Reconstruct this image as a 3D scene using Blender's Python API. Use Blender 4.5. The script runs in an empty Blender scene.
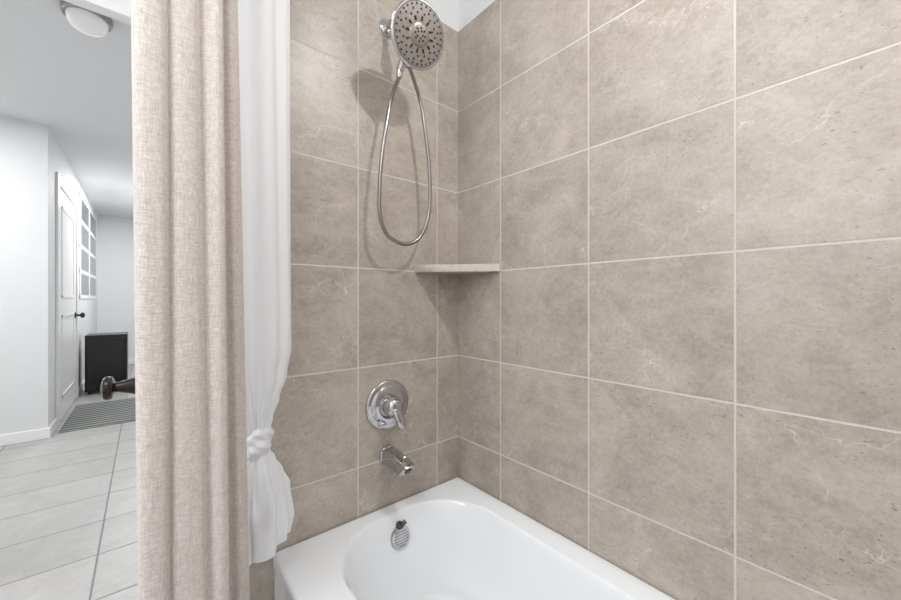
import bpy, bmesh, math, random
from mathutils import Vector, Matrix
random.seed(4)
R = math.radians
SC = bpy.context.scene
COL = SC.collection
CAM = Vector((-0.988, -1.129, 1.12)); F = 365.0
FW = Vector((math.sin(R(40)), math.cos(R(40)), 0)); RT = Vector((math.cos(R(40)), -math.sin(R(40)), 0))

# ------------------------------------------------------------ helpers
WO = {}
def srgb(r, g, b):
    f = lambda c: (c/255/12.92) if c/255 <= .04045 else ((c/255+.055)/1.055)**2.4
    return (f(r), f(g), f(b), 1)
def thing(name, label, cat, loc, group=None, kind=None):
    o = bpy.data.objects.new(name, None); COL.objects.link(o)
    o.location = loc; o.empty_display_size = .05
    WO[o.name] = Vector(loc)
    if label: o['label'] = label
    if cat: o['category'] = cat
    if group: o['group'] = group
    if kind: o['kind'] = kind
    return o
def tag(o, label=None, cat=None, group=None, kind=None):
    if label: o['label'] = label
    if cat: o['category'] = cat
    if group: o['group'] = group
    if kind: o['kind'] = kind
    return o
def obj(name, bm, mat, parent=None, origin=None, smooth=35):
    """geometry is given in world coordinates; the origin is moved to the parent's or to the base"""
    bmesh.ops.recalc_face_normals(bm, faces=bm.faces)
    me = bpy.data.meshes.new(name)
    if parent is not None and origin is None: origin = WO[parent.name]
    if origin is None:
        xs = [v.co for v in bm.verts]
        origin = Vector(((min(v.x for v in xs)+max(v.x for v in xs))/2, (min(v.y for v in xs)+max(v.y for v in xs))/2, min(v.z for v in xs)))
    origin = Vector(origin)
    bmesh.ops.translate(bm, verts=bm.verts, vec=-origin)
    bm.to_mesh(me); bm.free()
    if smooth:
        me.shade_smooth(); me.set_sharp_from_angle(angle=R(smooth))
    me.materials.append(mat)
    o = bpy.data.objects.new(name, me); COL.objects.link(o)
    if parent is not None:
        o.parent = parent; o.location = origin - WO[parent.name]
    else: o.location = origin
    WO[o.name] = origin
    return o
def box(bm, a, b, bev=0):
    t = bmesh.new()
    x0, y0, z0 = a; x1, y1, z1 = b
    vs = [t.verts.new(p) for p in [(x0,y0,z0),(x1,y0,z0),(x1,y1,z0),(x0,y1,z0),(x0,y0,z1),(x1,y0,z1),(x1,y1,z1),(x0,y1,z1)]]
    for f in [(0,3,2,1),(4,5,6,7),(0,1,5,4),(1,2,6,5),(2,3,7,6),(3,0,4,7)]: t.faces.new([vs[i] for i in f])
    if bev: bmesh.ops.bevel(t, geom=t.edges[:], offset=bev, segments=3, affect='EDGES', profile=.5)
    m = bpy.data.meshes.new('t'); t.to_mesh(m); t.free(); bm.from_mesh(m); bpy.data.meshes.remove(m)
def loft(bm, rings, closed=True, cap0=False, cap1=False):
    vr = [[bm.verts.new(p) for p in r] for r in rings]
    n = len(rings[0])
    for a, b in zip(vr[:-1], vr[1:]):
        for i in range(n if closed else n-1):
            j = (i+1) % n
            bm.faces.new((a[i], a[j], b[j], b[i]))
    if cap0: bm.faces.new(vr[0][::-1])
    if cap1: bm.faces.new(vr[-1])
    return vr
def lathe(bm, prof, o, axis, n=48, cap0=True, cap1=True, sx=1, sy=1):
    q = Vector(axis).normalized().to_track_quat('Z', 'Y'); o = Vector(o)
    rings = []
    for r, h in prof:
        r = max(r, .0002)
        rings.append([o + q @ Vector((r*sx*math.cos(2*math.pi*i/n), r*sy*math.sin(2*math.pi*i/n), h)) for i in range(n)])
    loft(bm, rings, True, cap0, cap1)
def catmull(P, k=10, closed=False):
    P = [Vector(p) for p in P]; out = []; n = len(P)
    rng = range(n) if closed else range(n-1)
    for i in rng:
        if closed: p0, p1, p2, p3 = P[(i-1)%n], P[i], P[(i+1)%n], P[(i+2)%n]
        else: p0, p1, p2, p3 = P[max(i-1,0)], P[i], P[i+1], P[min(i+2,n-1)]
        for j in range(k):
            t = j/k
            out.append(.5*((2*p1)+(p2-p0)*t+(2*p0-5*p1+4*p2-p3)*t*t+(3*p1-p0-3*p2+p3)*t**3))
    if not closed: out.append(P[-1])
    return out
def tube(bm, pts, rad, n=14, caps=True, flat=1):
    pts = [Vector(p) for p in pts]
    if not callable(rad): rr = rad; rad = lambda i, t: rr
    T = (pts[1]-pts[0]).normalized(); N = T.orthogonal().normalized() if flat == 1 else Vector((1, 0, 0)); rings = []
    for i, p in enumerate(pts):
        T2 = (pts[min(i+1,len(pts)-1)]-pts[max(i-1,0)]).normalized()
        N = (N - T2*N.dot(T2)).normalized(); B = T2.cross(N)
        r = rad(i, i/(len(pts)-1))
        rings.append([p + r*(N*math.cos(2*math.pi*k/n)+B*flat*math.sin(2*math.pi*k/n)) for k in range(n)])
    loft(bm, rings, True, caps, caps)
def at(px, py, Y):
    """survey helper: the point of the vertical plane y=Y measured at a photo pixel"""
    u = (px-450.5)/F; v = (300-py)/F
    d = FW + u*RT; t = (Y-CAM.y)/d.y
    return Vector((CAM.x+d.x*t, Y, CAM.z+v*t))

# ------------------------------------------------------------ materials
class NT:
    def __init__(s, name):
        s.m = bpy.data.materials.new(name); s.m.use_nodes = True
        s.t = s.m.node_tree; s.b = s.t.nodes['Principled BSDF']; s.l = s.t.links
    def n(s, typ, **kw):
        x = s.t.nodes.new(typ)
        for k, v in kw.items(): setattr(x, k, v)
        return x
    def set(s, sock, v):
        if isinstance(v, bpy.types.NodeSocket): s.l.new(v, sock)
        else: sock.default_value = v
    def math(s, op, a, b=None, c=None):
        x = s.n('ShaderNodeMath', operation=op); s.set(x.inputs[0], a)
        if b is not None: s.set(x.inputs[1], b)
        if c is not None: s.set(x.inputs[2], c)
        return x.outputs[0]
    def vmath(s, op, a, b=None):
        x = s.n('ShaderNodeVectorMath', operation=op); s.set(x.inputs[0], a)
        if b is not None: s.set(x.inputs[1], b)
        return x.outputs[0]
    def vscale(s, a, k):
        x = s.n('ShaderNodeVectorMath', operation='SCALE'); s.set(x.inputs[0], a); x.inputs['Scale'].default_value = k; return x.outputs[0]
    def pos(s): return s.n('ShaderNodeNewGeometry').outputs['Position']
    def scaled(s, vec, sc, rot=(0, 0, 0)):
        m = s.n('ShaderNodeMapping'); s.l.new(vec, m.inputs[0]); m.inputs['Scale'].default_value = sc; m.inputs['Rotation'].default_value = rot; return m.outputs[0]
    def noise(s, vec, scale, detail=4, rough=.5, dist=0, out='Fac'):
        x = s.n('ShaderNodeTexNoise'); s.set(x.inputs['Vector'], vec)
        x.inputs['Scale'].default_value = scale; x.inputs['Detail'].default_value = detail
        x.inputs['Roughness'].default_value = rough; x.inputs['Distortion'].default_value = dist
        return x.outputs[out]
    def ramp(s, fac, stops):
        x = s.n('ShaderNodeValToRGB'); s.set(x.inputs[0], fac)
        e = x.color_ramp.elements
        while len(e) < len(stops): e.new(.5)
        for i, (p, c) in enumerate(stops):
            e[i].position = p; e[i].color = c if len(c) == 4 else (*c, 1)
        return x.outputs[0]
    def mix(s, fac, a, b, bt='MIX'):
        x = s.n('ShaderNodeMix', data_type='RGBA', blend_type=bt)
        s.set(x.inputs[0], fac); s.set(x.inputs[6], a); s.set(x.inputs[7], b)
        return x.outputs[2]
    def maprange(s, v, a, b, c=0., d=1.):
        x = s.n('ShaderNodeMapRange'); s.set(x.inputs[0], v)
        for i, k in enumerate((a, b, c, d)): x.inputs[i+1].default_value = k
        return x.outputs[0]
    def bump(s, h, strength, dist):
        x = s.n('ShaderNodeBump'); s.set(x.inputs['Height'], h)
        x.inputs['Strength'].default_value = strength; x.inputs['Distance'].default_value = dist
        s.l.new(x.outputs[0], s.b.inputs['Normal'])
    def P(s, **kw):
        for k, v in kw.items(): s.set(s.b.inputs[k.replace('_', ' ')], v)
        return s.m
def tile_mat(name, ax, u0, v0, w, h, grout, c_lo, c_mid, c_hi, c_gr, rough=.38, veins=True):
    k = NT(name); p = k.pos()
    sp = k.n('ShaderNodeSeparateXYZ'); k.l.new(p, sp.inputs[0])
    u = sp.outputs[ax[0]]; v = sp.outputs[ax[1]]
    U = k.math('DIVIDE', k.math('SUBTRACT', u, u0), w); V = k.math('DIVIDE', k.math('SUBTRACT', v, v0), h)
    fu = k.math('FRACT', U); fv = k.math('FRACT', V)
    du = k.math('MULTIPLY', k.math('MINIMUM', fu, k.math('SUBTRACT', 1., fu)), w)
    dv = k.math('MULTIPLY', k.math('MINIMUM', fv, k.math('SUBTRACT', 1., fv)), h)
    d = k.math('MINIMUM', du, dv)
    g = k.maprange(d, grout*.5-.0006, grout*.5+.0006, 1., 0.)
    cell = k.n('ShaderNodeCombineXYZ'); k.l.new(k.math('FLOOR', U), cell.inputs[0]); k.l.new(k.math('FLOOR', V), cell.inputs[1])
    wn = k.n('ShaderNodeTexWhiteNoise', noise_dimensions='3D'); k.l.new(cell.outputs[0], wn.inputs['Vector'])
    q = k.vmath('ADD', p, k.vscale(wn.outputs['Color'], 13))
    n1 = k.noise(q, 5.5, 12, .68, .5); n2 = k.noise(q, 110, 5, .8); n3 = k.noise(k.scaled(q, (1, 1, 1.8), (.5, .5, 0)), 16, 12, .78, .4)
    f = k.math('ADD', k.math('MULTIPLY', n1, .42), k.math('ADD', k.math('MULTIPLY', n2, .28), k.math('MULTIPLY', n3, .30)))
    col = k.ramp(f, [(.39, c_lo), (.5, c_mid), (.61, c_hi)])
    if veins:
        dn = k.vmath('ADD', k.vscale(k.noise(q, 5, 4, .6, 0, 'Color'), .28), k.vscale(k.noise(q, 34, 3, .6, 0, 'Color'), .03))
        qd = k.vmath('ADD', q, dn)
        vo = k.n('ShaderNodeTexVoronoi', feature='DISTANCE_TO_EDGE'); k.l.new(k.scaled(qd, (1, 1, 1.3), (.6, .6, 0)), vo.inputs['Vector']); vo.inputs['Scale'].default_value = 3.4
        ln = k.maprange(vo.outputs['Distance'], .0, .0065, 1., 0.)
        msk = k.maprange(k.noise(q, 5, 4, .6), .49, .60, 0., .65)
        halo = k.maprange(vo.outputs['Distance'], .0, .06, .24, 0.)
        col = k.mix(k.math('MULTIPLY', halo, k.maprange(k.noise(q, 14, 8, .75), .45, .61, 0., 1.)), col, srgb(209, 202, 193))
        col = k.mix(k.math('MULTIPLY', ln, msk), col, srgb(216, 209, 201))
        vo2 = k.n('ShaderNodeTexVoronoi', feature='DISTANCE_TO_EDGE'); k.l.new(k.vmath('ADD', q, k.vscale(dn, .5)), vo2.inputs['Vector']); vo2.inputs['Scale'].default_value = 11
        ln2 = k.maprange(vo2.outputs['Distance'], .0, .014, 1., 0.)
        msk2 = k.maprange(k.noise(q, 7, 3, .5), .57, .68, 0., .3)
        col = k.mix(k.math('MULTIPLY', ln2, msk2), col, srgb(212, 205, 197))
        bl = k.maprange(k.noise(q, 80, 5, .8), .55, .66, 0., .5)
        bm_ = k.maprange(k.noise(q, 7, 6, .65), .48, .64, .08, .85)
        col = k.mix(k.math('MULTIPLY', bl, bm_), col, srgb(208, 201, 192))
        pt = k.maprange(k.noise(k.scaled(q, (1, 1, 1.9)), 110, 2, .6), .65, .695, 0., .75)
        pm = k.maprange(k.noise(q, 6, 3, .6), .46, .57, .10, 1.)
        col = k.mix(k.math('MULTIPLY', pt, pm), col, srgb(118, 108, 98))
    tone = k.maprange(wn.outputs['Value'], 0, 1, .93, 1.05)
    tv = k.n('ShaderNodeCombineColor'); [k.l.new(tone, tv.inputs[i]) for i in range(3)]
    col = k.mix(1., col, tv.outputs[0], 'MULTIPLY')
    col = k.mix(g, col, c_gr)
    hgt = k.math('SUBTRACT', k.math('MULTIPLY', f, .35), g)
    k.bump(hgt, .5, .0018)
    return k.P(Base_Color=col, Roughness=k.math('ADD', k.math('MULTIPLY', g, .45), rough))
T_LO, T_MID, T_HI, T_GR = srgb(153, 143, 133), srgb(174, 164, 154), srgb(192, 183, 174), srgb(205, 199, 192)
M_tile_back = tile_mat('tile_back', (0, 2), -.109, 1.227, .3335, .333, .0046, T_LO, T_MID, T_HI, T_GR)
M_tile_side = tile_mat('tile_side', (1, 2), -.233, 1.227, .3425, .333, .0046, T_LO, T_MID, T_HI, T_GR)
M_floor = tile_mat('floor_tile', (0, 1), -1.144, .10, .66, .333, .007, srgb(166,164,162), srgb(178,176,174), srgb(189,187,185), srgb(138,136,135), .35, False)

def simple(name, c, rough=.5, metal=0, bscale=0, bstr=.1, **kw):
    k = NT(name)
    if bscale:
        n = k.noise(k.pos(), bscale, 4, .6); k.bump(n, bstr, .002)
        cc = k.mix(k.maprange(n, .3, .7, 0, .05), c, (0, 0, 0, 1)); k.set(k.b.inputs['Base Color'], cc)
    else: k.P(Base_Color=c)
    return k.P(Roughness=rough, Metallic=metal, **kw)
M_paint = simple('white_paint', srgb(231, 232, 233), .6, 0, 120, .2)
M_ceil = simple('ceiling_paint', srgb(234, 235, 236), .75, 0, 70, .4)
M_trim = simple('trim_paint', srgb(244, 244, 244), .35)
M_tub = simple('tub_enamel', srgb(232, 235, 238), .10, 0, Coat_Weight=.3, Coat_Roughness=.04)
M_chrome = simple('chrome', srgb(196, 195, 197), .06, 1)
M_nickel = simple('nickel', srgb(168, 166, 164), .3, .9)
M_hose = simple('hose_metal', srgb(152, 149, 147), .28, 1)
M_face = simple('spray_face', srgb(150, 145, 142), .32, .7)
M_dark = simple('dark_rubber', srgb(36, 33, 32), .45)
M_bronze = simple('oiled_bronze', srgb(46, 38, 34), .18, .55)
M_lever = simple('dark_chrome', srgb(98, 94, 92), .12, 1)
M_black = simple('black_laminate', srgb(9, 10, 11), .3)
M_blackg = simple('black_glass', srgb(15, 16, 18), .2)
M_pane = simple('window_pane', srgb(104, 109, 114), .15)
M_slot = simple('slot_shadow', srgb(84, 84, 86), .5)

def shelf_mat():
    k = NT('shelf_stone'); n = k.noise(k.pos(), 60, 6, .7)
    c = k.ramp(n, [(.3, srgb(168, 158, 149)), (.5, srgb(182, 173, 164)), (.7, srgb(194, 186, 178))])
    k.bump(n, .08, .001); return k.P(Base_Color=c, Roughness=.35)
M_shelf = shelf_mat()
def linen_mat():
    k = NT('linen'); p = k.pos()
    def st(s, sc, d=3): return k.noise(k.scaled(p, s), sc, d, .6)
    v = st((1, 1, .07), 900); h = st((.10, .10, 1), 900); big = st((1, 1, .35), 14)
    slub = k.maprange(st((.11, .11, 1), 460, 2), .56, .66)
    slv = k.maprange(st((1, 1, .04), 400, 2), .58, .68)
    f = k.math('MULTIPLY', k.math('ADD', v, h), .5)
    c = k.ramp(f, [(.36, srgb(180, 170, 165)), (.5, srgb(205, 196, 191)), (.64, srgb(226, 219, 215))])
    c = k.mix(k.math('MULTIPLY', slub, .32), c, srgb(164, 151, 145))
    c = k.mix(k.math('MULTIPLY', slv, .24), c, srgb(167, 154, 148))
    c = k.mix(k.maprange(big, .35, .7, 0, .06), c, srgb(190, 180, 175))
    k.bump(f, .6, .0010)
    return k.P(Base_Color=c, Roughness=.85, Sheen_Weight=.1)
M_linen = linen_mat()
def liner_mat():
    k = NT('liner_cloth'); n = k.noise(k.scaled(k.pos(), (1, 1, .35)), 32, 4, .5, .8); k.bump(n, .3, .007)
    k.P(Base_Color=srgb(241, 242, 244), Roughness=.6)
    tr = k.n('ShaderNodeBsdfTranslucent'); tr.inputs[0].default_value = srgb(243, 244, 246)
    mx = k.n('ShaderNodeMixShader'); mx.inputs[0].default_value = .18
    out = k.t.nodes['Material Output']
    k.l.new(k.b.outputs[0], mx.inputs[1]); k.l.new(tr.outputs[0], mx.inputs[2]); k.l.new(mx.outputs[0], out.inputs[0])
    return k.m
M_liner = liner_mat()
def mat_mat():
    k = NT('mat_weave'); sp = k.n('ShaderNodeSeparateXYZ'); k.l.new(k.pos(), sp.inputs[0])
    s = k.math('SINE', k.math('MULTIPLY', sp.outputs[1], 80.)); s2 = k.math('SINE', k.math('MULTIPLY', sp.outputs[0], 60.))
    f = k.maprange(k.math('MULTIPLY', s, k.math('ADD', k.math('MULTIPLY', s2, .3), .8)), -.5, .5)
    return k.P(Base_Color=k.mix(f, srgb(66, 70, 67), srgb(152, 156, 151)), Roughness=.9)
M_mat = mat_mat()
def emis(name, c, s):
    k = NT(name); return k.P(Base_Color=(.75, .75, .75, 1), Roughness=.12, Emission_Color=c, Emission_Strength=s)
M_glow = emis('lamp_diffuser', (1, .99, .97, 1), .18)

# ------------------------------------------------------------ the setting
CZ = 2.54
def slab(name, a, b, mat, parent=None):
    bm = bmesh.new(); box(bm, a, b); o = obj(name, bm, mat, parent, smooth=0)
    if parent is None: o['kind'] = 'structure'
    return o
slab('floor', (-3.4, -1.7, -.1), (.12, 7.4, 0), M_floor)
slab('ceiling', (-3.4, -1.7, CZ), (.12, 7.4, CZ+.1), M_ceil)
slab('wall_right', (.01, -1.7, 0), (.12, .74, CZ), M_paint)
slab('wall_back', (-.945, .01, 0), (.01, .74, CZ), M_paint)
slab('wall_tiled_back', (-.80, 0, 0), (0, .01, 2.221), M_tile_back)
slab('wall_tiled_right', (0, -1.53, 0), (.01, .01, 2.221), M_tile_side)
slab('wall_tiled_front', (-.80, -1.54, 0), (.01, -1.53, 2.221), M_tile_back)
slab('wall_alcove_front', (-.945, -1.7, 0), (.01, -1.54, CZ), M_paint)
slab('wall_front', (-3.4, -1.8, 0), (.12, -1.7, CZ), M_paint)
slab('wall_left', (-3.5, -1.8, 0), (-3.4, 3.24, CZ), M_paint)
bm = bmesh.new(); box(bm, (-3.4, .62, 0), (-1.85, .74, CZ)); box(bm, (-1.85, .705, 2.2), (-.945, .74, CZ))
tag(obj('wall_doorway', bm, M_paint, smooth=0), kind='structure')
bm = bmesh.new(); box(bm, (-1.86, .69, 2.18), (-.945, .745, 2.27), .004)
tag(obj('trim_1', bm, M_trim, smooth=0), kind='structure')
slab('wall_hall_near', (-3.4, 3.24, 0), (-1.586, 3.36, CZ), M_paint)
slab('wall_hall_left', (-1.70, 3.36, 0), (-1.586, 7.3, CZ), M_paint)
slab('wall_hall_end', (-1.70, 7.3, 0), (-.5, 7.4, CZ), M_paint)
slab('wall_hall_right', (-.6, .74, 0), (-.5, 7.3, CZ), M_paint)
def basebd(name, a, b): 
    bm = bmesh.new(); box(bm, a, b, .004); tag(obj(name, bm, M_trim, smooth=0), kind='structure')
basebd('baseboard_hall_near', (-3.4, 3.226, 0), (-1.572, 3.24, .085))
basebd('baseboard_hall_left', (-1.586, 3.24, 0), (-1.572, 3.555, .085))
basebd('baseboard_hall_far', (-1.586, 4.865, 0), (-1.572, 7.3, .085))
basebd('baseboard_hall_end', (-1.572, 7.286, 0), (-.6, 7.3, .085))

# bathroom door standing open along the end of the shower wall
d1 = thing('door_1', 'white bathroom door standing open behind the linen curtain', None, (-.97, .35, 0), kind='structure')
bm = bmesh.new(); box(bm, (-.985, -.01, .01), (-.95, .68, 2.05), .003); obj('door_leaf', bm, M_trim, d1, smooth=0)
KY, KZ = .10, .903
bm = bmesh.new()
lathe(bm, [(.032, 0), (.032, .005), (.029, .010), (.025, .015), (.0215, .024), (.018, .034), (.015, .044), (.0125, .051), (.0125, .057), (.019, .060),
           (.0265, .063), (.0285, .068), (.0285, .074), (.0265, .079), (.018, .0825), (.009, .084), (.001, .0845)], (-.985, KY, KZ), (-1, 0, 0), 40)
kn = obj('door_knob', bm, M_bronze, d1); kn['label'] = 'dark bronze door knob'

# hall door
d2 = thing('door_2', 'white panelled door with dark knob in the hallway wall', None, (-1.586, 4.2, 0), kind='structure')
bm = bmesh.new()
X = -1.586
box(bm, (X, 3.56, 0), (X+.018, 3.65, 2.16), .004); box(bm, (X, 4.77, 0), (X+.018, 4.86, 2.16), .004); box(bm, (X, 3.56, 2.16), (X+.018, 4.86, 2.25), .004)
obj('door_casing', bm, M_trim, d2, smooth=0)
bm = bmesh.new(); box(bm, (X, 3.66, .01), (X+.006, 4.76, 2.15))
for z0, z1 in ((.2, .98), (1.14, 2.0)):
    for a, b in (((X+.005, 3.82, z0), (X+.012, 4.60, z0+.03)), ((X+.005, 3.82, z1-.03), (X+.012, 4.60, z1)), ((X+.005, 3.82, z0), (X+.012, 3.85, z1)), ((X+.005, 4.57, z0), (X+.012, 4.60, z1))):
        box(bm, a, b, .003)
obj('door_leaf', bm, M_trim, d2, smooth=0)
bm = bmesh.new(); lathe(bm, [(.034, 0), (.034, .006), (.012, .012), (.011, .04), (.028, .05), (.032, .064), (.026, .078), (.001, .082)], (X+.006, 4.68, .95), (1, 0, 0), 28)
obj('door_knob', bm, M_black, d2)

# window grid
w1 = thing('window_1', 'gridded window with grey panes high in the hallway wall', None, (X, 6.1, 1.13), kind='structure')
bm = bmesh.new(); y0, y1, z0, z1 = 5.10, 7.10, 1.14, 2.42
ny, nz = 2, 4; fr = .045
for i in range(ny+1):
    y = y0+(y1-y0-fr*2)*i/ny; box(bm, (X, y, z0), (X+.008, y+fr*2, z1))
for i in range(nz+1):
    z = z0+(z1-z0-fr)*i/nz; box(bm, (X, y0, z), (X+.0075, y1, z+fr))
obj('window_frame', bm, M_trim, w1, smooth=0)
bm = bmesh.new(); box(bm, (X-.001, y0+.02, z0+.02), (X+.004, y1-.02, z1-.02)); obj('window_pane', bm, M_pane, w1, smooth=0)

# hall furnishing
bm = bmesh.new(); box(bm, (-1.54, 3.33, 0), (-.92, 4.36, .012), .004)
tag(obj('floor_mat', bm, M_mat, smooth=0), 'grey striped mat on the hallway floor by the white door', 'floor mat')
cb = thing('cabinet', 'small black boxy cabinet standing on the hallway floor beyond the mat', 'cabinet', (-1.33, 5.1, 0))
bm = bmesh.new(); box(bm, (-1.525, 4.92, .03), (-1.15, 5.3, .70), .006)
for xx in (-1.5, -1.2):
    for yy in (4.95, 5.24): box(bm, (xx, yy, 0), (xx+.03, yy+.03, .035))
obj('body', bm, M_black, cb, smooth=0)
bm = bmesh.new(); box(bm, (-1.505, 4.908, .06), (-1.17, 4.922, .665), .004); obj('door', bm, M_blackg, cb, smooth=0)
LX, LY = -1.203, 1.41
cl = thing('ceiling_light', 'round white flush dome light on the hallway ceiling', 'ceiling light', (LX, LY, CZ))
bm = bmesh.new(); lathe(bm, [(.092, 0), (.094, -.008), (.093, -.026), (.088, -.034), (.079, -.032)], (LX, LY, CZ), (0, 0, 1), 48); obj('base', bm, M_nickel, cl)
bm = bmesh.new(); lathe(bm, [(.076, -.028), (.077, -.042), (.072, -.062), (.060, -.078), (.040, -.090), (.016, -.096), (.001, -.097)], (LX, LY, CZ), (0, 0, 1), 48)
obj('diffuser', bm, M_glow, cl)

# ------------------------------------------------------------ bathtub
def rrect(x0, x1, y0, y1, r, z, k=12, m=10):
    pts = []
    cs = [(x1-r, y1-r, 0), (x0+r, y1-r, 90), (x0+r, y0+r, 180), (x1-r, y0+r, 270)]
    for ci, (cx, cy, a0) in enumerate(cs):
        for i in range(k+1):
            a = R(a0+90*i/k); pts.append(Vector((cx+r*math.cos(a), cy+r*math.sin(a), z)))
        nx, nyy, na = cs[(ci+1) % 4]; a = R(na)
        e = Vector((nx+r*math.cos(a), nyy+r*math.sin(a), z)); s = pts[-1].copy()
        for i in range(1, m): pts.append(s.lerp(e, i/m))
    return pts
RZ = .397
tub = thing('bathtub', 'glossy white alcove bathtub set between the tiled walls', 'bathtub', (-.3555, -.765, 0))
bm = bmesh.new()
X0, X1, Y0, Y1 = -.708, -.003, -1.527, -.003
rings = [rrect(X0+.004, X1, Y0, Y1, .008, 0), rrect(X0+.004, X1, Y0, Y1, .008, RZ-.05), rrect(X0+.001, X1, Y0, Y1, .008, RZ-.035), rrect(X0, X1, Y0, Y1, .008, RZ-.012), rrect(X0+.001, X1, Y0, Y1, .008, RZ-.006), rrect(X0+.004, X1-.001, Y0+.001, Y1-.001, .009, RZ-.0015),
         rrect(X0+.009, X1-.004, Y0+.004, Y1-.004, .012, RZ), rrect(X0+.04, X1-.02, Y0+.02, Y1-.015, .04, RZ-.001)]
ix0, ix1, iy0, iy1 = -.592, -.078, -1.43, -.052
for (ins, zz, r, e0) in [(-.005, -.002, .207, 0), (-.001, -.003, .209, 0), (.001, -.006, .21, 0), (.003, -.010, .21, .002), (.007, -.024, .21, .004), (.014, -.052, .21, .012), (.024, -.09, .20, .03),
                     (.038, -.15, .19, .07), (.054, -.21, .18, .12), (.074, -.262, .16, .16), (.102, -.295, .13, .19), (.138, -.308, .09, .22), (.19, -.312, .05, .26)]:
    rings.append(rrect(ix0+ins, ix1-ins, iy0+ins+e0, iy1-ins, r, RZ+zz))
loft(bm, rings, True, True, True)
obj('tub_shell', bm, M_tub, tub, smooth=50)
ov = Vector((-.325, -.073, .318)); on = Vector((0, -1, .22)).normalized()
bm = bmesh.new(); lathe(bm, [(.037, -.008), (.037, .004), (.034, .008), (.02, .0105), (.001, .011)], ov, on, 40)
op = obj('overflow_plate', bm, M_chrome, tub)
q = on.to_track_quat('Z', 'Y')
bm = bmesh.new()
for i in range(6):
    c = -.024+.0085*i; w = math.sqrt(max(.027**2-c*c, 0))
    tube(bm, [ov+q@Vector((-w, c, .0100)), ov+q@Vector((w, c, .0100))], .0012, 8)
obj('slots', bm, M_slot, op)
bm = bmesh.new()
lv = ov+Vector((0, -.000, .040))
lathe(bm, [(.012, -.008), (.013, .004), (.010, .010), (.001, .011)], lv, on, 24)
tube(bm, catmull([lv+on*.006, lv+on*.012+Vector((.004, 0, .006)), lv+on*.014+Vector((.014, 0, .012))], 6), lambda i, t: .0055+.002*t, 12)
lo = obj('trip_lever', bm, M_lever, op); lo['label'] = 'dark metal trip lever'

# ------------------------------------------------------------ tub spout
FX = -.331
sp = thing('tub_spout', 'chrome tub spout on the tiled wall below the round valve', 'tub spout', (FX, 0, .575))
bm = bmesh.new(); lathe(bm, [(.034, 0), (.034, .004), (.031, .009), (.027, .011)], (FX, 0, .575), (0, -1, 0), 36); obj('wall_flange', bm, M_chrome, sp)
bm = bmesh.new()
rings = []
for (y, zc, hw, hh, sh) in [(-.008, .575, .0275, .0275, 0), (-.03, .575, .027, .0275, 0), (-.06, .5735, .0262, .0265, .003), (-.09, .570, .0252, .0252, .008), (-.112, .567, .024, .024, .014), (-.126, .5645, .0225, .0225, .018), (-.131, .563, .019, .0185, .018)]:
    ring = []
    for i in range(40):
        a = 2*math.pi*i/40; ex = .5
        s = math.copysign(abs(math.sin(a))**ex, math.sin(a)); c = math.copysign(abs(math.cos(a))**ex, math.cos(a))
        ring.append(Vector((FX+hw*c, y-sh*s, zc+hh*s)))
    rings.append(ring)
loft(bm, rings, True, True, True)
obj('spout_body', bm, M_chrome, sp, smooth=50)
bm = bmesh.new(); lathe(bm, [(.012, -.002), (.012, .0015), (.011, .002)], (FX, -.1315, .5615), (0, -1, -.95), 24); m_ = obj('outlet', bm, M_slot, sp)
bm = bmesh.new(); lathe(bm, [(.004, 0), (.004, .008), (.0075, .010), (.008, .016), (.006, .018), (.001, .0185)], (FX, -.108, .588), (0, 0, 1), 20); obj('diverter_knob', bm, M_chrome, sp)

# ------------------------------------------------------------ valve
VZ = .752
va = thing('shower_valve', 'round chrome shower valve with lever on the tiled wall above the spout', 'shower valve', (FX, 0, VZ))
bm = bmesh.new(); lathe(bm, [(.085, 0), (.086, .003), (.083, .007), (.075, .010), (.071, .0095), (.068, .012), (.056, .018), (.044, .021), (.040, .020)], (FX, 0, VZ), (0, -1, 0), 64)
es = obj('escutcheon', bm, M_chrome, va, smooth=60)
for dx in (-.061, .061):
    bm = bmesh.new(); lathe(bm, [(.005, 0), (.005, .003), (.003, .0045), (.001, .0045)], (FX+dx*.7, -.0135, VZ-abs(dx)*.72), (0, -1, 0), 14)
    obj('screw', bm, M_slot, es)
bm = bmesh.new(); lathe(bm, [(.037, .014), (.038, .026), (.037, .034), (.035, .044), (.031, .054), (.025, .062), (.015, .067), (.001, .069)], (FX, 0, VZ), (0, -1, 0), 44)
ha = obj('handle_hub', bm, M_chrome, va, smooth=60)
bm = bmesh.new()
pts = catmull([(FX, -.050, VZ+.006), (FX+.003, -.062, VZ-.016), (FX+.008, -.070, VZ-.036), (FX+.014, -.074, VZ-.056), (FX+.017, -.075, VZ-.068)], 8)
tube(bm, pts, lambda i, t: (.020-.006*t if t < .9 else .0146-.010*(t-.9)/.1), 22, flat=.6)
obj('lever', bm, M_chrome, ha, smooth=60)

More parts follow.
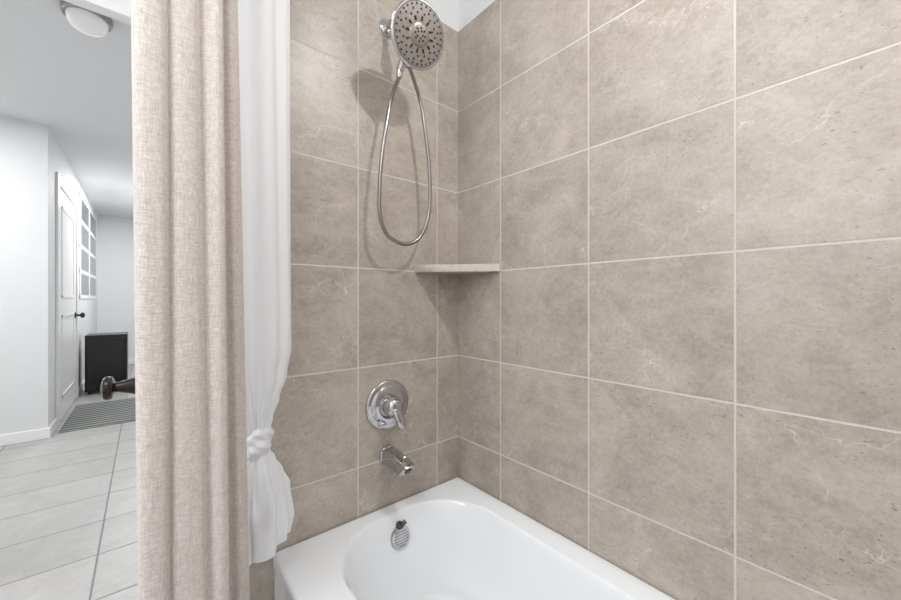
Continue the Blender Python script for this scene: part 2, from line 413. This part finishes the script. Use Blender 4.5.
# ------------------------------------------------------------ shower arm + hand shower
AZ = 2.075
ar = thing('shower_arm', 'chrome shower arm and holder on the upper tiled wall behind the spray head', 'shower arm', (FX-.003, 0, AZ))
bm = bmesh.new(); lathe(bm, [(.030, 0), (.030, .003), (.026, .008), (.016, .013), (.0115, .014)], (FX-.003, 0, AZ), (0, -1, 0), 36); obj('flange', bm, M_chrome, ar, smooth=60)
bm = bmesh.new(); tube(bm, catmull([(FX-.003, -.005, AZ), (FX-.003, -.045, AZ+.004), (FX-.001, -.08, AZ-.008), (FX+.002, -.102, AZ-.04)], 8), .0105, 18); obj('arm', bm, M_chrome, ar)
bm = bmesh.new()
e = Vector((FX+.002, -.102, AZ-.036)); ax = Vector((.13, .0, -1)).normalized()
lathe(bm, [(.014, 0), (.016, .004), (.016, .02), (.021, .028), (.023, .04), (.020, .054), (.014, .060), (.0125, .095), (.015, .10), (.015, .112), (.010, .114)], e, ax, 28)
obj('holder', bm, M_chrome, ar, smooth=50)
hn = Vector((-.06, -1, -.36)).normalized(); hc = Vector((-.331, -.190, 1.948))
hs = thing('hand_shower', 'round chrome multi jet hand shower hanging with its metal hose', 'hand shower', hc)
hq = hn.to_track_quat('Z', 'Y'); HR = .094
bm = bmesh.new()
lathe(bm, [(.014, -.073), (.018, -.069), (.020, -.040), (.034, -.030), (.06, -.022), (.085, -.012), (HR, -.004), (HR+.001, .002), (HR-.003, .006), (HR-.007, .006), (HR-.009, .003)], hc, hn, 64)
hb = obj('head_body', bm, M_chrome, hs, smooth=50)
bm = bmesh.new(); lathe(bm, [(HR-.009, .001), (HR-.009, .005), (.06, .0065), (.034, .007), (.032, .0095), (.025, .011), (.001, .0115)], hc, hn, 64)
sf = obj('spray_face', bm, M_face, hs, smooth=50)
bm = bmesh.new()
def dot(r, a, s, h):
    c = hc+hq@Vector((r*math.cos(a), r*math.sin(a), h)); lathe(bm, [(s, -.001), (s, .0015), (s*.7, .0028), (.0002, .003)], c, hn, 10)
for r, n, s in ((.079, 30, .0030), (.068, 15, .0034), (.057, 15, .0036)):
    for i in range(n): dot(r, 2*math.pi*(i+(.5 if r < .06 else 0))/n, s, .005)
for i in range(12):
    a = 2*math.pi*i/12
    p = [hc+hq@Vector((rr*math.cos(a), rr*math.sin(a), .0068)) for rr in (.038, .049)]
    tube(bm, p, .0034, 10)
for r, n in ((.018, 8), (.010, 5)):
    for i in range(n): dot(r, 2*math.pi*i/n, .003, .0105)
nz_ = obj('nozzles', bm, M_dark, sf); nz_['label'] = 'dark rubber nozzles'
bm = bmesh.new()
hend = Vector((-.362, -.130, 1.855))
tube(bm, catmull([hc-hn*.028+Vector((-.012, 0, -.02)), (-.350, -.158, 1.905), (-.357, -.142, 1.88), hend], 8), lambda i, t: .016-.004*t, 20)
obj('handle', bm, M_chrome, hs, smooth=60)
hp = [hend+Vector((.001, -.001, .004)), hend+Vector((-.002, 0, -.02))]
for px, py in ((391, 100), (385.5, 130), (381.5, 160), (379.5, 190), (380, 215), (386, 233), (397, 242), (408, 244), (419, 238), (427, 222), (430, 198), (429, 165), (425, 130), (419.5, 98)):
    hp.append(at(px, py, -.075))
hp.append(e+ax*.125)
bm = bmesh.new(); pp = catmull(hp, 30)
tube(bm, pp, lambda i, t: .0068 if i % 2 else .0056, 12)
ho = obj('hose', bm, M_hose, hs, smooth=80)
bm = bmesh.new(); lathe(bm, [(.010, 0), (.0105, .022), (.008, .028)], hend+Vector((0, 0, .002)), Vector((-.06, 0, -1)), 20); obj('hose_nut', bm, M_chrome, hs)
bm = bmesh.new(); lathe(bm, [(.010, 0), (.0105, .02), (.008, .026)], e+ax*.1145, Vector((.05, .03, -1)), 20); obj('hose_nut', bm, M_chrome, hs)

# ------------------------------------------------------------ corner shelf
bm = bmesh.new(); zb, zt = 1.223, 1.251
A, B_ = Vector((-.215, 0, 0)), Vector((0, -.236, 0))
def tri(ins, z):
    d = ins
    pts = [Vector((0, 0, z)), Vector((A.x, 0, z)), Vector((A.x+.001, -.008+d, z))]
    for i in range(1, 8):
        t = i/8; p = (Vector((A.x+.001, -.008, z))).lerp(Vector((-.008, B_.y+.001, z)), t)
        pts.append(p+Vector((d, d, 0))*.7)
    pts += [Vector((-.008+d, B_.y+.001, z)), Vector((0, B_.y, z))]
    return pts
loft(bm, [tri(.0015, zb), tri(0, zb+.0015), tri(0, zt-.003), tri(.001, zt-.001), tri(.003, zt)], True, True, True)
tag(obj('corner_shelf', bm, M_shelf, origin=(-.05, -.05, zb), smooth=40), 'taupe stone corner shelf where the two tiled walls meet', 'shelf')

# ------------------------------------------------------------ curtain rod, curtain, liner
rd = thing('curtain_rod', 'curved chrome curtain rod above the tub', 'curtain rod', (-.79, -.77, 2.2))
rp = catmull([(-.80, -.002, 2.2), (-.845, -.12, 2.2), (-.90, -.35, 2.2), (-.93, -.765, 2.2), (-.90, -1.18, 2.2), (-.845, -1.40, 2.2), (-.80, -1.528, 2.2)], 10)
bm = bmesh.new(); tube(bm, rp, .0125, 16); obj('rod', bm, M_chrome, rd)
for y, s in ((-.0, -1), (-1.53, 1)):
    bm = bmesh.new(); lathe(bm, [(.032, 0), (.032, .004), (.02, .012), (.014, .02)], (-.80, y, 2.2), (0, s, 0), 30); obj('rod_flange', bm, M_chrome, rd)

def foldpath(t):     # t: 0 bottom .. 1 top
    def p(px, Y, dpx=0): 
        q = at(px+dpx*(1-t), 300, Y); return Vector((q.x, q.y, 0))
    s = lambda k, a: math.sin(t*k+a)
    a1, a2 = 2.5*s(2.2, 0), 2.5*s(2, 2)
    return [p(130, -.300, 9), p(133, -.322, 9), p(140, -.329, 8), p(150, -.329, 6), p(158+a1, -.325, 6), p(163+a1, -.313, 6), p(166+a1, -.309, 6), p(170+a1, -.317, 5), p(178, -.320, 5), p(187, -.318, 6),
            p(195+a2, -.312, 6), p(199+a2, -.301, 6), p(202+a2, -.298, 6), p(206+a2, -.306, 6), p(213, -.311, 6), p(219, -.310, 6), p(222.5, -.300, 7), p(221, -.275, 7), p(208, -.225, 7), p(204, -.195, 7),
            p(213, -.178, 9), p(221, -.178, 10), p(228, -.185, 10), p(232, -.184, 10), p(236, -.174, 11), p(238, -.156, 11), p(229, -.148, 8), p(205, -.160, 8), p(192, -.18, 8), p(180, -.21, 8), p(190, -.245, 8), p(160, -.245, 6), p(150, -.265, 6), p(136, -.272, 9)]
bm = bmesh.new(); rings = []
NZ = 70
for j in range(NZ+1):
    t = j/NZ; z = .06+(2.185-.06)*t
    ring = catmull(foldpath(min(max((z-.45)/1.3, -.2), 1.3)), 8, closed=True)
    rings.append([Vector((v.x, v.y, z)) for v in ring])
loft(bm, rings, True, False, False)
tag(obj('shower_curtain', bm, M_linen, smooth=180), 'beige linen shower curtain hanging in broad folds at the left of the tub', 'shower curtain')

prof = [(2.185, -.768, .074, .038, .007), (1.9, -.768, .075, .040, .007), (1.4, -.767, .077, .044, .007), (1.1, -.765, .078, .045, .006), (.99, -.764, .077, .045, .007), (.92, -.765, .066, .042, .007), (.86, -.766, .048, .036, .006),
        (.81, -.766, .033, .029, .004), (.775, -.766, .026, .025, .003), (.73, -.766, .026, .025, .003), (.705, -.766, .036, .031, .006), (.67, -.767, .050, .038, .010),
        (.62, -.768, .064, .044, .013), (.56, -.768, .073, .048, .015), (.52, -.768, .076, .050, .015), (.455, -.769, .073, .048, .013)]
def interp(z):
    for a, b in zip(prof[:-1], prof[1:]):
        if a[0] >= z >= b[0]:
            t = (a[0]-z)/(a[0]-b[0]); t = t*t*(3-2*t) if a[0]-b[0] < .2 else t
            return [a[i]+(b[i]-a[i])*t for i in range(5)]
    return list(prof[-1])
bm = bmesh.new(); rings = []
NR = 200; NA = 300
for j in range(NR+1):
    z = 2.185-(2.185-.473)*j/NR
    _, cx, hx, hy, am = interp(z)
    fine = max(0, 1-abs(z-.76)/.24)
    low = max(0, min(1, (.70-z)/.10))
    ring = []
    for i in range(NA):
        a = 2*math.pi*i/NA
        w = .8*math.sin(8*a+1.3*math.sin(2*a)+.4*z)+.5*math.sin(5*a+1.1+z*.6)
        k = am*w + .0026*fine*math.sin(23*a+3*math.sin(3*a)+7*z) + .0012*math.sin(3*a+4*z)
        k += low*(.0045*math.sin(10*a+20*z+2*math.sin(3*a))+.0030*math.sin(5*a-48*z+1.7*math.sin(2*a)))
        zz = z
        if z < .62: zz = z-(.62-z)*(.12*math.cos(a+math.pi)+.02*math.sin(5*a))
        ring.append(Vector((cx+(hx+k)*math.cos(a), -.090+(hy+k*.8)*math.sin(a), zz)))
    rings.append(ring)
loft(bm, rings, True, False, False)
ln = thing('curtain_liner', 'white shower liner tied in a knot near its lower end', 'shower liner', (-.766, -.090, .46))
obj('liner_cloth', bm, M_liner, ln, smooth=180)
bm = bmesh.new(); rings = []
for j in range(81):
    s = j/80; zz = .712+.080*s; ring = []
    bul = math.sin(math.pi*s)**.6
    for i in range(180):
        a = 2*math.pi*i/180
        ph = 2*math.pi*(1.9*s)+2.4*math.sin(a+.6)+.8*math.sin(2*a+1)
        r = .023+.0135*bul+.0030*bul*math.sin(ph)+.0014*math.sin(13*a+20*s+3*math.sin(2*a))*bul
        ring.append(Vector((-.766+r*math.cos(a), -.090+r*math.sin(a), zz+.020*math.cos(a+.3)+.005*math.sin(2*a))))
    rings.append(ring)
loft(bm, rings, True, True, True)
obj('knot', bm, M_liner, ln, smooth=180)

sl = thing('recessed_light', 'round recessed light in the ceiling over the tub', 'ceiling light', (-.24, -1.05, CZ))
bm = bmesh.new(); lathe(bm, [(.095, 0), (.096, -.006), (.08, -.01), (.075, -.004)], (-.24, -1.05, CZ), (0, 0, 1), 40, True, False); obj('trim_ring', bm, M_trim, sl)

# ------------------------------------------------------------ lights
def area(name, loc, rot, sx, sy, power, col=(1, 1, 1), shape='RECTANGLE'):
    l = bpy.data.lights.new(name, 'AREA'); l.energy = power; l.color = col; l.shape = shape; l.size = sx
    if shape in ('RECTANGLE', 'ELLIPSE'): l.size_y = sy
    o = bpy.data.objects.new(name, l); COL.objects.link(o); o.location = loc; o.rotation_euler = [R(a) for a in rot]
    return o
area('shower_lamp', (-.24, -1.05, CZ-.02), (0, 0, 0), .09, .09, 12, (1, .995, .985), 'DISK')
area('left_fill', (-3.2, -.8, 1.95), (0, -80, 0), .3, 1.2, 23, (.99, .995, 1))  # unseen source added at the left for broad room light
area('bath_fill', (-1.7, -.9, CZ-.02), (0, 0, 0), 1.0, 1.0, 22, (.99, .995, 1))  # big soft overhead source, added to flatten the bathroom lighting
area('hall_fill', (-2.3, 2.1, CZ-.02), (0, 0, 0), .9, .9, 36, (1, 1, 1))  # added fill that brightens the near hall, apart from the dome light
area('hall_end_fill', (-1.0, 5.4, CZ-.02), (0, 0, 0), .5, 1.6, 34, (1, 1, 1))  # added unseen fill to lift the far end of the hall
w = bpy.data.worlds.new('world'); SC.world = w; w.use_nodes = True
w.node_tree.nodes['Background'].inputs[0].default_value = (.8, .85, .9, 1); w.node_tree.nodes['Background'].inputs[1].default_value = .4
SC.view_settings.view_transform = 'Standard'

cam = bpy.data.cameras.new('camera'); cam.sensor_width = 36; cam.lens = F/901*36; cam.clip_start = .01
co = bpy.data.objects.new('camera', cam); COL.objects.link(co); co.location = CAM; co.rotation_euler = (R(90), 0, R(-40))
SC.camera = co
